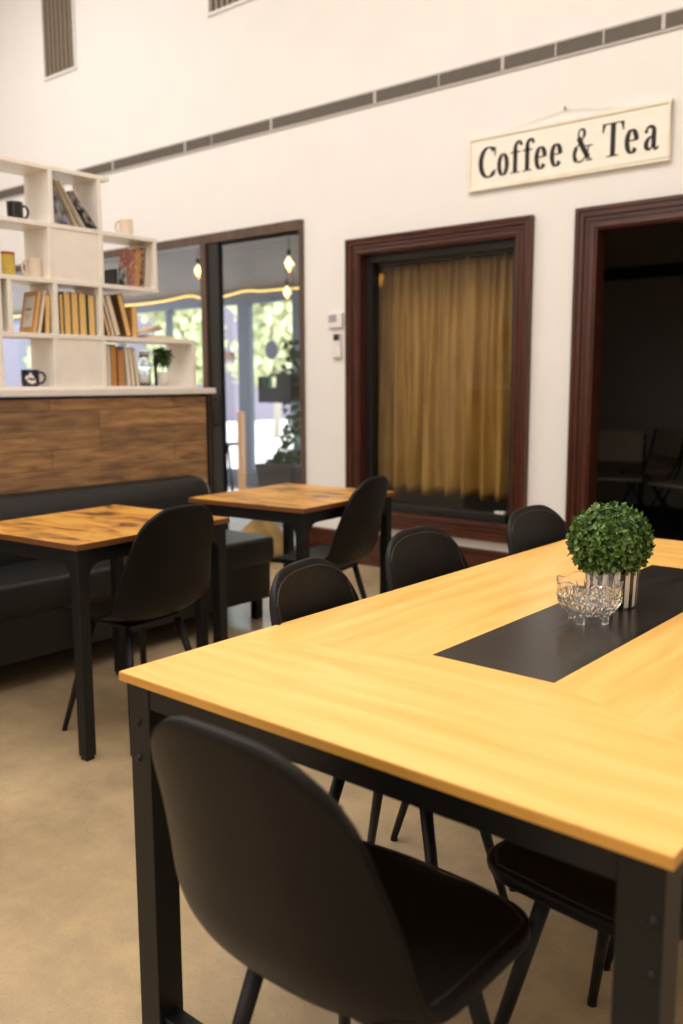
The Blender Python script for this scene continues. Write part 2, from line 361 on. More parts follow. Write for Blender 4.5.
G = {
 'C': [S(ell(.37, .49, .295, .475, 48, 318), spline=False), bar(.59, .635, .68, .95), ('poly', [(.57, .84), (.635, .68), (.635, .80)]), ('poly', [(.60, .12), (.655, .22), (.64, .26), (.57, .18)])],
 'o': [S(ell(.225, .335, .17, .325, 0, 360), spline=False, close=True)],
 'f': [bar(.115, .255, .02, .72), S([(.185, .68), (.19, .84), (.25, .95), (.345, .965), (.39, .92)], wfac=lambda t: .14-.09*t), dot(.375, .885, .052), bar(.03, .36, .635, .672), bar(.03, .34, 0, .032)],
 'e': [S(ell(.235, .335, .17, .325, 5, 322), spline=False), bar(.10, .435, .345, .382)],
 'T': [bar(.29, .45, .02, .97), bar(.02, .72, .945, .98), ('poly', [(.02, .96), (.02, .72), (.05, .72), (.13, .95)]), ('poly', [(.72, .96), (.72, .72), (.69, .72), (.61, .95)]), bar(.19, .55, 0, .032)],
 'a': [bar(.265, .40, .07, .50), S([(.335, .48), (.325, .60), (.24, .665), (.15, .64), (.10, .57)], wfac=lambda t: .13-.085*t), dot(.105, .535, .052),
       S([(.30, .385), (.18, .33), (.115, .20), (.125, .08), (.20, .02), (.28, .07), (.32, .14)], wfac=lambda t: .04+.10*math.sin(PI*min(1, t*1.25))**1.5 if t < .8 else .04), S([(.335, .10), (.375, .015), (.44, .02), (.48, .08)], wfac=lambda t: .09-.06*t)],
 '&': [S([(.66, .02), (.50, .20), (.33, .47), (.20, .72), (.185, .86), (.26, .965), (.36, .95), (.41, .85), (.37, .70), (.25, .56), (.11, .42), (.045, .26), (.075, .10), (.18, .01), (.31, .01), (.43, .09), (.52, .24), (.585, .44)],
        wfac=lambda t: .17 if .03 < t < .18 else (.05 if t < .36 else (.10 if t < .46 else (.045 if t < .58 else (.135 if t < .74 else .05))))), bar(.45, .73, .43, .465), bar(.50, .74, 0, .035)],
}
CAPH = .183
def glyph(ch, x0, x1, zb):
    mb = MB(); xs = []
    for it in G[ch]:
        if it[0] == 'poly':
            vs = [Vector((p[0], p[1], 0)) for p in it[1]]; fs = [tuple(range(len(vs)))]
        else: vs, fs = stroke(mb, it[1], **it[2])
        xs += [v.x for v in vs]; mb.add(vs, fs)
    a, b = min(xs), max(xs)
    mb.v = [((v[0]-a)/(b-a)*(x1-x0)+x0-sx0, -.0235-.0002*(i % 2)*0, v[1]*CAPH+zb-sz0) for i, v in enumerate(mb.v)]
    o = mb.build('letter', LET, sg, solid=.002, off=0)
for ch, a, b in (('C', -3.080, -2.957), ('o', -2.948, -2.868), ('f', -2.856, -2.777), ('f', -2.776, -2.697), ('e', -2.697, -2.616), ('e', -2.597, -2.517), ('&', -2.453, -2.330), ('T', -2.275, -2.150), ('e', -2.144, -2.064), ('a', -2.035, -1.951)):
    glyph(ch, a, b, 2.556)

# thermostat and remote
PLAST = plain('white_plastic', (.80, .75, .73), .4)
t_ = empty('thermostat', (-4.255, YW, 1.70), 0, 'white wall thermostat with a lilac screen left of the curtained window', 'thermostat')
MB().box(-.065, .065, -.028, 0, 0, .105).build('body', PLAST, t_, bevel=.005)
MB().box(-.055, .018, -.0295, -.027, .040, .092).build('screen', plain('lilac_screen', (.42, .34, .42), .2), t_)
t_ = empty('remote_control', (-4.245, YW, 1.492), 0, 'small white remote control in its holder below the thermostat', 'remote control')
MB().box(-.036, .036, -.022, 0, 0, .172).build('body', PLAST, t_, bevel=.006)
MB().box(-.026, .030, -.0235, -.020, .118, .164).build('display', BLACKF, t_)
MB().box(-.040, .040, -.026, 0, -.004, .06).build('holder', PLAST, t_, bevel=.005)

# ------------------------------------------------------------------ curtain behind window_2
CURT = noise_mat('gold_satin', (.33, .165, .035), (.45, .24, .052), scale=4, stretch=(6, 1, .6), rough=.42, spec=.5)
random.seed(5)
cb = MB(); nxs, nzs = 260, 26; cx0, cx1 = -4.10, -2.985; czt, czb = 2.145, .520; vs = []
ph = [random.uniform(0, 6.28) for _ in range(6)]
for j in range(nzs+1):
    v = j/nzs
    for i in range(nxs+1):
        u = i/nxs
        sharp = .5+.5*math.tanh(4*(v-.08))
        y = .046*math.sin(u*2*PI*7.5+ph[0]+1.1*math.sin(u*9+ph[1])+.5*math.sin(v*3+u*5))*(.35+.75*v)+.012*math.sin(u*2*PI*23+ph[2]+v*1.2*math.sin(u*14))*(1-.5*v)+.010*math.sin(u*2*PI*4+ph[3])
        y += .004*math.sin(u*2*PI*55)*max(0, 1-v*6)
        y += .006*math.sin(v*26+u*30)*math.exp(-((u-.22)/.05)**2)+.006*math.sin(v*30+u*20)*math.exp(-((u-.44)/.04)**2)
        x = cx0+(cx1-cx0)*u+.010*math.sin(v*5+u*17)
        z = czt+(czb-czt)*v + .010*math.sin(u*2*PI*7.5+ph[0])*v + .012*math.sin(u*3)*(1-v) - .02*(u < .02)*(1-v)
        vs.append((x, 5.29+y, z))
cb.add(vs, [(j*(nxs+1)+i, j*(nxs+1)+i+1, (j+1)*(nxs+1)+i+1, (j+1)*(nxs+1)+i) for j in range(nzs) for i in range(nxs)])
cu = empty('curtain', (-3.54, 5.27, .52), 0, 'gold satin curtain gathered on a rod behind the dark framed window', 'curtain')
cb.v = [(x+3.54, y-5.27, z-.52) for x, y, z in cb.v]
cb.build('curtain_cloth', CURT, cu, smooth=True, solid=.002)
MB().tube([(-.62, 0, 1.615), (.62, 0, 1.615)], .009).build('curtain_rod', METAL, cu, smooth=True)
sm = empty('small_device', (-2.93, YW+.075, .462), 0, 'small pale device lying on the black ledge in the right corner of the window', 'device')
MB().box(-.035, .035, -.018, .018, 0, .014).build('body', PLAST, sm, bevel=.004)
MB().box(-.012, .012, -.008, .008, .0135, .0155).build('button', BLACKF, sm)

# ------------------------------------------------------------------ partition, bench
pt = empty('partition', (-4.0, 2.0, 0), 0, 'low partition clad in brown wood planks behind the black bench', 'partition')
MB().box(-.20, -.02, -1.9, 1.50, 0, 1.245).build('core', METAL, pt)
MB().box(-.021, 0, -1.9, 1.515, .02, 1.235).build('plank_cladding', PLANK, pt)
MB().box(-.21, .004, 1.514, 1.532, 0, 1.25).build('end_cap', METAL, pt, bevel=.002)
tag(MB().box(-4.235, -3.975, .1, 3.575, 1.25, 1.282).build('ledge', WHITEC, bevel=.003), 'white ledge board lying along the top of the wood plank partition', 'shelf board')
bn = empty('banquette_bench', (-3.7, 2.0, 0), 0, 'long black vinyl banquette bench against the wood plank partition', 'bench')
MB().box(-.27, .24, -1.8, 1.53, .315, .465).build('seat_cushion', BENCHL, bn, bevel=.028, bseg=4, smooth=True)
MB().box(-.27, .215, -1.8, 1.51, .115, .33).build('base_panel', BENCHL, bn, bevel=.008)
prof = [(-.298, .44), (-.298, .765), (-.28, .787), (-.25, .787), (-.215, .765), (-.185, .68), (-.165, .55), (-.165, .44)]
M = Matrix(((0, 0, 1, 0), (0, 0, 0, 0), (0, 0, 0, 0), (0, 0, 0, 1)))
bk = MB(); ys = [-1.8, 1.34, 1.38, 1.42, 1.445, 1.455]; sc_ = [1, 1, .985, .95, .90, .80]
vs = []
for y, s1 in zip(ys, sc_):
    for (x, z) in prof: vs.append((-.298+(x+.298)*(.3+.7*s1), y, .44+(z-.44)*s1))
n = len(prof)
bk.add(vs, [(j*n+i, j*n+(i+1) % n, (j+1)*n+(i+1) % n, (j+1)*n+i) for j in range(len(ys)-1) for i in range(n)]+[tuple(range(n)), tuple(range((len(ys)-1)*n, len(ys)*n))])
bk.build('backrest', BENCHL, bn, bevel=.012, bseg=3, smooth=True)
for y in (1.42, -.95, -1.7):
    for x in (.14, -.22): MB().box(x, x+.05, y, y+.05, 0, .118).build('foot', METAL, bn, bevel=.003)

# ------------------------------------------------------------------ bookshelf on the ledge
XS = -4.0; DEP = .22; Z0 = 1.282; T = .022
bs = empty('bookshelf', (XS, 2.0, Z0), 0, 'stepped white cube bookshelf standing on the partition ledge', 'bookshelf')
L = [1.282, 1.556, 1.822, 2.088, 2.358]
fr = MB()
def B(y0, y1, z0, z1): fr.box(-DEP, 0, y0-2, y1-2, z0-Z0, z1-Z0)
def hz(y0, y1, z): B(y0, y1, z-T, z)
def vt(y, z0, z1): B(y-T/2, y+T/2, z0, z1)
hz(1.40, 3.445, L[1]); hz(1.40, 3.195, L[2]); hz(1.40, 3.195, L[3]); hz(1.40, 2.90, L[4])
B(1.40, 3.445, L[0], L[0]+.014)
for y in (1.41, 1.985, 2.27, 2.556, 2.835): vt(y, L[3], L[4]-T)
for y in (1.41, 1.98, 2.265, 2.540, 2.835, 3.180): vt(y, L[2], L[3]-T)
for y in (1.41, 1.98, 2.255, 2.310, 2.556, 2.820): vt(y, L[1], L[2]-T)
for y in (1.41, 1.98, 2.25, 2.545, 2.830, 3.434): vt(y, L[0]+.014, L[1]-T)
fr.build('frame', WHITE, bs, bevel=.0015)
for (y0, y1, k) in ((2.551, 2.824, 2), (2.556, 2.819, 0)):
    MB().box(-.03, -.004, y0-2, y1-2, L[k]-Z0+(.014 if k == 0 else 0), L[k+1]-T-Z0).build('panel_door', WHITE, bs, bevel=.001)

# items on the shelf: origin at base centre, y along the shelf
LN = [L[0]+.014, L[1], L[2], L[3]]
def mug(y, lv, r, h, mat, label, ang, inner=None, emblem=None, x=-4.09, band=None):
    zb = LN[lv] if lv < 9 else 2.088
    g = empty('mug', (x, y, zb), ang, label, 'mug')
    MB().lathe([(0, 0), (r*.86, 0), (r*.97, .006), (r, .02), (r, h*.9), (r*1.01, h), (r*.93, h), (r*.92, .01), (0, .008)], 28).build('body', mat, g, smooth=True, bevel=0)
    pts = crom([(r*.95, 0, h*.80), (r*1.35, 0, h*.84), (r*1.68, 0, h*.62), (r*1.60, 0, h*.36), (r*1.25, 0, h*.20), (r*.95, 0, h*.22)], 5)
    MB().tube(pts, .006, 8).build('handle', mat, g, smooth=True)
    if emblem:
        m = MB()
        for a0, a1, zc, dz in ((-.55, .45, .50, .12), (-.3, .6, .36, -.10), (-.1, .2, .66, .06)):
            for i in range(8):
                u0, u1 = a0+(a1-a0)*i/8, a0+(a1-a0)*(i+1)/8; hh = .05*h+.07*h*abs(math.sin(i*1.9+a0*7))
                zz = h*zc+h*dz*math.sin(i/8*PI); rr = r*1.012
                e0, e1 = emblem+u0, emblem+u1
                m.add([(rr*math.cos(e0), rr*math.sin(e0), zz-hh), (rr*math.cos(e1), rr*math.sin(e1), zz-hh), (rr*math.cos(e1), rr*math.sin(e1), zz+hh), (rr*math.cos(e0), rr*math.sin(e0), zz+hh)], [(0, 1, 2, 3)])
        m.build('emblem', WHITEC, g, solid=.0006)
    if band:
        MB().lathe([(r*1.012, h*.90), (r*1.02, h*1.004), (r*.95, h*1.006)], 28).build('rim_band', band, g, smooth=True, solid=.0008)
    return g
NAVY = plain('navy_glaze', (.012, .013, .05), .2); BLK = plain('black_glaze', (.012, .011, .010), .2); CRM = plain('cream_glaze', (.74, .62, .50), .3)
YEL = noise_mat('yellow_painted_glaze', (.62, .38, .04), (.40, .36, .08), scale=38, rough=.3, c3=(.70, .50, .10)); RED = plain('red_glaze', (.45, .05, .02), .3)
mug(2.412, 3, .038, .088, BLK, 'black mug in the top left cell of the bookshelf', R(80))
mug(2.345, 2, .046, .112, YEL, 'yellow painted mug with a red rim in the second row of the bookshelf', R(200), band=RED)
mug(2.500, 2, .037, .098, CRM, 'cream mug beside the yellow mug, in the second row of the bookshelf', R(-95))
mug(2.435, 0, .043, .083, NAVY, 'navy blue mug with a white emblem on the lowest row of the bookshelf', R(75), emblem=R(-106), x=-4.07)
mug(3.06, 9, .036, .092, CRM, 'cream mug standing on top of the right hand box of the bookshelf', R(-100))

def book(y, lv, th, h, d, lean, cover, pages, label, group=None, x=-4.03, spine_out=False, cover_detail=None):
    """upright book: foot at y, thickness th along +y, height h, depth d into the shelf; lean = tilt about x axis (positive leans to +y)"""
    zb = LN[lv]
    dz = th*math.sin(-lean) if lean < 0 else 0
    g = empty('book', (x, y, zb + (th*math.sin(lean) if lean > 0 else 0)), 0, label, 'book', group)
    g.rotation_euler = (-lean, 0, 0)
    c = .0028; cv = MB()
    cv.box(-d, 0, 0, c, 0, h).box(-d, 0, th-c, th, 0, h)
    if spine_out: cv.box(-c, 0, c, th-c, 0, h); px0, px1 = -d+.004, -c
    else: cv.box(-d, -d+c, c, th-c, 0, h); px0, px1 = -d+c, -.003
    cv.build('cover', cover, g, bevel=.0006)
    MB().box(px0, px1, c, th-c, .003, h-.003).build('pages', pages, g)
    if cover_detail: cover_detail(g, th, h, d)
    return g
def cov(n, c): return plain('book_cover_'+n, c, .5)
cBlk, cTeal, cBrn, cRed, cWht, cGrn, cOr = cov('black', (.015, .015, .018)), cov('teal', (.03, .09, .10)), cov('brown', (.18, .075, .025)), cov('red', (.30, .05, .03)), cov('white', (.78, .70, .60)), cov('green', (.05, .12, .05)), cov('orange', (.52, .25, .07))
FLOR = noise_mat('floral_cover', (.55, .14, .16), (.62, .42, .10), scale=34, rough=.4, lo=.4, hi=.6, c3=(.28, .07, .09), detail=5)
PATT = noise_mat('patterned_cover', (.03, .02, .02), (.55, .30, .14), scale=60, rough=.4, lo=.45, hi=.6, detail=3)
MONO = noise_mat('monochrome_photo_cover', (.02, .02, .025), (.55, .53, .52), scale=26, rough=.3, lo=.42, hi=.62, detail=4)
MONO2 = noise_mat('grey_photo_cover', (.10, .10, .14), (.62, .60, .62), scale=18, rough=.3, lo=.38, hi=.62, detail=4)
# third row, middle cell: aged pages outwards
GP = 'aged paperbacks in the middle cell'
y = 2.572
for i, (th, h, cv, pg, lb) in enumerate(((.018, .205, cBrn, CREAM, 'thin brown book with pale pages, first in the middle cell of the third row'), (.022, .200, PATT, TAN, 'patterned dark book second from left in the middle cell'),
        (.040, .212, cTeal, TAN, 'thick teal edged book with yellowed pages, leftmost of the four thick ones'), (.042, .213, cBrn, TAN, 'brown edged book with yellowed pages, second of the four thick ones'),
        (.044, .212, cGrn, TAN, 'green edged book with yellowed pages, third of the four thick ones'), (.042, .206, cTeal, TAN, 'teal edged book with yellowed pages against the right side of the middle cell'))):
    book(y, 1, th, h, .15, .0, cv, pg, lb, GP); y += th+(.003 if i != 4 else .010)
# third row, left cell
def labelpatch(g, th, h, d):
    pass
def panel_detail(g, th, h, d):
    MB().box(-d*.80, -d*.18, -.0012, .0005, h*.14, h*.88).build('cover_panel', plain('pale_cover_panel', (.66, .60, .54), .5), g)
    for (a, b, z, hh) in ((.30, .40, .54, .06), (.44, .54, .54, .06), (.58, .68, .54, .06), (.28, .72, .42, .012), (.40, .60, .36, .010)):
        MB().box(-d*(1-a), -d*(1-b), -.0020, -.0010, h*z, h*(z+hh)).build('printed_mark', cBrn, g)
book(2.440, 1, .018, .205, .13, R(11), cOr, TAN, 'orange brown book leaning right with a pale panel on its cover', cover_detail=panel_detail)
book(2.466, 1, .016, .212, .15, R(12), cWht, CREAM, 'white book leaning right beside the orange brown one')
book(2.504, 1, .030, .190, .15, R(4), cBrn, TAN, 'brown book upright against the divider beside the leaning white book')
# third row right, open shelf, leaning left
GR = 'books leaning on the open shelf'
def leanbook(yb, lv, th, h, lean, cv, pg, lb, gp=GR, so=False): return book(yb, lv, th, h, .15, lean, cv, pg, lb, gp, spine_out=so)
leanbook(2.876, 1, .022, .150, R(-16), cBrn, TAN, 'short brown book leaning against the divider on the third row open shelf')
leanbook(2.905, 1, .014, .215, R(-16), cWht, cWht, 'thin white book leaning left on the third row open shelf')
leanbook(2.925, 1, .034, .215, R(-16), cBrn, CREAM, 'cream paged book leaning left, resting on the thin white book', so=False)
leanbook(2.995, 1, .034, .225, R(-14), cBrn, TAN, 'tan paged book leaning left, tallest on the third row open shelf')
leanbook(3.032, 1, .036, .165, R(0), cOr, TAN, 'orange brown book standing upright at the end of the leaning row')
# open book + flat book on that shelf
fb = empty('book', (-4.10, 3.235, L[1]), R(10), 'cream book lying flat at the right of the open shelf', 'book')
MB().box(-.06, .06, -.10, .10, .002, .016).build('pages', CREAM, fb); MB().box(-.062, .062, -.102, .102, 0, .0025).box(-.062, .062, -.102, .102, .0155, .018).build('cover', cWht, fb)
ob = empty('book', (-4.10, 3.165, L[1]+.018), R(-6), 'open white book lying fanned over the flat book', 'book')
ob.rotation_euler = (R(10), 0, R(-4)); ob.location.z = L[1]+.040
m = MB()
for k in range(7):
    a = R(1+k*3.2); Mx = Matrix.Translation((0, -.09, -.006+.0006*k)) @ Matrix.Rotation(a*.45, 4, 'X')
    m.box(-.065, .065, 0, .185-.004*k, 0, .0018, M=Mx)
m.build('pages', CREAM, ob); MB().box(-.068, .068, -.092, .098, -.009, -.0065).build('cover', cWht, ob)
# second row right cell
book(2.930, 2, .020, .085, .12, 0, cBlk, TAN, 'small black book standing at the left of the second row open cell', spine_out=True)
book(2.990, 2, .012, .100, .06, 0, MONO, CREAM, 'small black and white photo book in the second row cell', x=-4.02)
book(3.058, 2, .014, .205, .15, R(6), FLOR, TAN, 'floral covered book in the second row cell')
book(3.076, 2, .012, .205, .15, R(6), cOr, TAN, 'tan paged book leaning beside the floral one')
book(3.092, 2, .022, .210, .15, R(4), PATT, TAN, 'dark patterned book between tan pages and white books', spine_out=True)
book(3.130, 2, .010, .215, .15, R(5), cWht, cWht, 'thin white book near the right end of the second row')
book(3.147, 2, .010, .218, .15, R(2), cWht, cWht, 'white book touching the right end panel of the second row')
# lowest row right cell
GL = 'books on the lowest row'
y = 2.850
for i, (th, h, ln, cv, pg, so, lb) in enumerate(((.012, .215, 0, cWht, CREAM, False, 'thin cream book leftmost in the lowest right cell'), (.018, .212, 0, cWht, CREAM, True, 'white book second from left in the lowest right cell'),
        (.034, .220, 0, cOr, TAN, True, 'orange brown hardback in the lowest right cell'), (.006, .205, 0, cRed, TAN, True, 'thin red book between the two orange brown hardbacks'), (.036, .190, 0, cOr, TAN, True, 'shorter orange brown hardback beside the thin red book'),
        (.020, .212, R(-5), cWht, CREAM, True, 'white book leaning left beside the shorter orange hardback'), (.030, .205, R(-6), cBlk, CREAM, False, 'cream paged book leaning left on white books'), (.020, .205, R(-7), cWht, CREAM, False, 'last pale book leaning left beside the glass jar'))):
    if ln and i == 5: y += .020
    book(y, 0, th, h, .15, ln, cv, pg, lb, GL, spine_out=so); y += th+.0035
# jar
CG = glass_mat('clear_jar_glass', (.95, .96, .95))
jr = empty('glass_jar', (-4.09, 3.150, LN[0]), 0, 'clear glass jar between the books and the small potted plant', 'jar')
MB().lathe([(0, 0), (.030, 0), (.034, .006), (.034, .125), (.026, .145), (.026, .17), (.023, .17), (.023, .145), (.031, .122), (.031, .008), (0, .006)], 28).build('body', CG, jr, smooth=True)
MB().lathe([(0, .170), (.028, .170), (.028, .188), (0, .190)], 24).build('lid', PLAST, jr, smooth=False)
# black bottle-brush like item next to it
sc2 = empty('scissors', (-4.06, 3.205, LN[0]), R(20), 'black handled tool standing between the jar and the white plant pot', 'tool')
MB().box(-.006, .006, -.008, .008, 0, .10).build('blade', METAL, sc2, bevel=.002)
MB().tube(crom([(0, 0, .10), (0, -.016, .12), (0, -.012, .145), (0, .008, .145), (0, .012, .12), (0, 0, .10)], 5), .006, 8).build('handle', METAL, sc2, smooth=True)

def leaf_ball(mb, c, rx, rz, n, ls, seed, zmin=-1, sparse=0, rmin=.82):
    rnd = random.Random(seed)
    for k in range(n):
        u = rnd.uniform(zmin, 1); a = rnd.uniform(0, 2*PI); s = math.sqrt(max(0, 1-u*u)); rr = rnd.uniform(rmin, 1.03)
        d = Vector((s*math.cos(a), s*math.sin(a), u)); p = Vector((c[0]+d.x*rx*rr, c[1]+d.y*rx*rr, c[2]+d.z*rz*rr))
        nrm = (d+Vector([rnd.gauss(0, .45) for _ in range(3)])).normalized()
        t = nrm.orthogonal().normalized(); t.rotate(Matrix.Rotation(rnd.uniform(0, 6.28), 3, nrm))
        t = (t+nrm*rnd.uniform(.1, .8)).normalized(); b = nrm.cross(t).normalized(); nn = t.cross(b)
        l = ls*rnd.uniform(.7, 1.2); w_ = l*rnd.uniform(.26, .36); f = l*.10
        vs = [p, p+t*l*.35+b*w_+nn*f, p+t*l*.75+b*w_*.8+nn*f, p+t*l, p+t*l*.75-b*w_*.8+nn*f, p+t*l*.35-b*w_+nn*f, p+t*l*.5]
        mb.add(vs, [(0, 6, 1), (1, 6, 2), (2, 6, 3), (3, 6, 4), (4, 6, 5), (5, 6, 0)])
sp = empty('potted_plant', (-4.09, 3.278, LN[0]), 0, 'small leafy ball plant in a white pot on the lowest shelf row', 'plant')
MB().lathe([(0, 0), (.030, 0), (.036, .078), (.032, .078), (.030, .070), (0, .070)], 24).build('pot', WHITEC, sp, smooth=True)
MB().tube([(0, 0, .06), (.004, 0, .13)], .004, 8).build('stem', cBrn, sp)
m = MB(); leaf_ball(m, (0, 0, .160), .052, .052, 420, .022, 3, rmin=.4); m.build('foliage', noise_mat('dark_plant_leaf', (.02, .06, .012), (.07, .14, .035), scale=60, rough=.5), sp)
# magazines leaning left in the top right cell; from below one sees their under sides
def blue_print(g, th, h, d):
    bl = plain('blue_print', (.06, .07, .36), .4)
    for (a, b, z0, z1) in ((.30, .62, .62, .66), (.30, .38, .52, .66), (.30, .62, .50, .54), (.54, .62, .38, .54), (.30, .62, .36, .40), (.35, .85, .10, .15)):
        MB().box(-d*(1-a), -d*(1-b), -.0016, .0002, h*z0, h*z1).build('printed_mark', bl, g)
GM = 'magazines in the top right cell'
for (yb, ln, mt, xx, hh, dd, lb, det) in ((2.700, -25, MONO2, -4.06, .235, .15, 'blue grey magazine with blue print leaning left in the top right cell', blue_print),
        (2.735, -30, CREAM, -4.05, .255, .15, 'cream magazine leaning left behind the photo covers', None), (2.762, -33, cWht, -4.03, .255, .15, 'white magazine leaning left between cream and photo covers', None),
        (2.800, -40, MONO, -3.985, .215, .17, 'black and white photo magazine leaning lowest in the top right cell', None)):
    o = book(yb, 3, .007, hh, dd, R(ln), mt, cWht, lb, GM, x=xx, cover_detail=det); o['category'] = 'magazine'; o.name = 'magazine'

# ------------------------------------------------------------------ chairs
def make_chair():
    g = empty('dining_chair')
    cen = [(.238, .428), (.232, .440), (.215, .450), (.17, .454), (.10, .449), (.0, .442), (-.09, .441), (-.15, .452), (-.195, .482), (-.222, .53), (-.238, .60), (-.250, .66), (-.259, .71), (-.267, .75), (-.274, .785), (-.280, .815), (-.284, .838), (-.288, .866)]
    hw = [.224, .226, .228, .231, .234, .233, .236, .238, .238, .234, .224, .210, .200, .193, .188, .184, .181, .179]
    curl = [.006, .008, .010, .015, .024, .032, .040, .048, .055, .060, .058, .050, .041, .034, .029, .025, .022, .020]
    ts = [0]
    for a, b in zip(cen, cen[1:]): ts.append(ts[-1]+math.dist(a, b))
    ts = [t/ts[-1] for t in ts]
    def samp(t):
        t = min(max(t, 0), 1)
        for i in range(len(ts)-1):
            if t <= ts[i+1]: break
        f = (t-ts[i])/(ts[i+1]-ts[i]); P = [cen[max(i-1, 0)], cen[i], cen[i+1], cen[min(i+2, len(cen)-1)]]
        q = [.5*(2*P[1][d]+(P[2][d]-P[0][d])*f+(2*P[0][d]-5*P[1][d]+4*P[2][d]-P[3][d])*f*f+(3*P[1][d]-P[0][d]-3*P[2][d]+P[3][d])*f**3) for d in (0, 1)]
        return Vector((0, q[0], q[1])), hw[i]+(hw[i+1]-hw[i])*f, curl[i]+(curl[i+1]-curl[i])*f
    def shell(u, v, lift=0):
        au = abs(u); rd = 1-max(0, 1-au**2.3)**(1/2.1)
        lo, hi = .165*rd, 1-.165*(1-max(0, 1-au**2.9)**(1/2.4))
        t = lo+(hi-lo)*v; p, h, c = samp(t); p2 = samp(min(1, t+.02))[0]; p1 = samp(max(0, t-.02))[0]
        n = Vector((1, 0, 0)).cross((p1-p2).normalized()); n.normalize()
        if n.z < -.3 or (n.y < 0 and abs(n.z) < .5): n = -n
        return Vector((u*h, p.y, p.z))+n*(c*au**2.6+lift)
    NC, NR = 32, 40; mb = MB()
    vs = [shell(math.sin((-1+2*k/NC)*PI/2)*.85+(-1+2*k/NC)*.15, j/NR) for j in range(NR+1) for k in range(NC+1)]
    mb.add(vs, [(j*(NC+1)+i, j*(NC+1)+i+1, (j+1)*(NC+1)+i+1, (j+1)*(NC+1)+i) for j in range(NR) for i in range(NC)])
    me = mb.build('seat_shell', LEATHER, g, smooth=True)
    so_ = me.modifiers.new('solid', 'SOLIDIFY'); so_.thickness = .020; so_.offset = 0; so_.use_rim = True
    bv = me.modifiers.new('sub', 'SUBSURF'); bv.levels = 1; bv.render_levels = 1
    # piping seam just inside the rim, on the sitter's side
    e_ = .90; lf = .0105
    loop = [shell(-e_, v/24, lf) for v in range(1, 24)] + [shell(-e_+2*e_*k/16, .975, lf) for k in range(0, 17)] + [shell(e_, v/24, lf) for v in range(23, 0, -1)] + [shell(e_-2*e_*k/16, .03, lf) for k in range(0, 17)]
    loop.append(loop[0])
    MB().tube(crom(loop, 2), .0026, 6).build('piping', PIPING, g, smooth=True)
    # under-seat plate and legs
    MB().box(-.13, .13, -.12, .13, .412, .424).build('mounting_plate', METAL, g, bevel=.002)
    for sx in (-1, 1):
        for fy in (1, -1):
            top = Vector((sx*.12, .11 if fy > 0 else -.10, .418)); bot = Vector((sx*.205, .205 if fy > 0 else -.20, .0))
            lg = MB().tube([top, top.lerp(bot, .5), bot+Vector((0, 0, .008))], [.0155, .0135, .0100], 14).build('leg', METAL, g, smooth=True)
            MB().tube([bot+Vector((0, 0, .010)), bot], [.0108, .0108], 12).build('foot_cap', METAL, lg, smooth=False)
    return g
KX = .969
def remap(root, knots, kx=KX):
    """scale a thing's footprint and stretch its heights piecewise (legs longer, top kept)"""
    def zm(z):
        for (a, b), (c, d) in zip(knots, knots[1:]):
            if z <= c: return b+(d-b)*(z-a)/(c-a)
        return z+knots[-1][1]-knots[-1][0]
    def go(o):
        for ch in kids(o):
            for v in ch.data.vertices: v.co = (v.co.x*kx, v.co.y*kx, zm(v.co.z))
            go(ch)
    go(root)
proto = make_chair(); remap(proto, [(-1, -1), (0, 0), (.43, .447), (.866, .884)])
def place(o, x, y, fx, fy, label, group):
    o.location = (x*KX, y*KX, 0); o.rotation_euler = (0, 0, math.atan2(fy, fx)-PI/2)
    o['label'] = label; o['category'] = 'chair'; o['group'] = group
GC = 'black shell chairs around the big yellow table'; GS = 'black shell chairs at the small brown tables'
spots = [(-.832, 1.026, .0, 1, 'black shell chair nearest the camera, pushed in at the near end of the yellow table', GC),
    (-1.220, 1.670, 1, .20, 'black shell chair on the left of the yellow table, nearest its near left corner', GC),
    (-1.295, 2.215, 1, -.02, 'black shell chair in the middle of the yellow table\'s left side', GC),
    (-1.255, 2.85, 1, -.08, 'black shell chair farthest along the left side of the yellow table, nearest the doorway', GC),
    (-.560, 1.49, -1, .13, 'black shell chair under the right side of the yellow table, beside the near chair', GC),
    (-.56, 2.06, -1, .0, 'second black shell chair under the right side of the yellow table', GC),
    (-2.817, 2.088, -1, -.06, 'black shell chair pushed in at the left small brown table', GS),
    (-2.885, 3.29, -1, -.20, 'black shell chair pulled up to the small brown table near the glass door', GS)]
for i, s in enumerate(spots):
    o = proto if i == 0 else copy_tree(proto)
    place(o, *s)

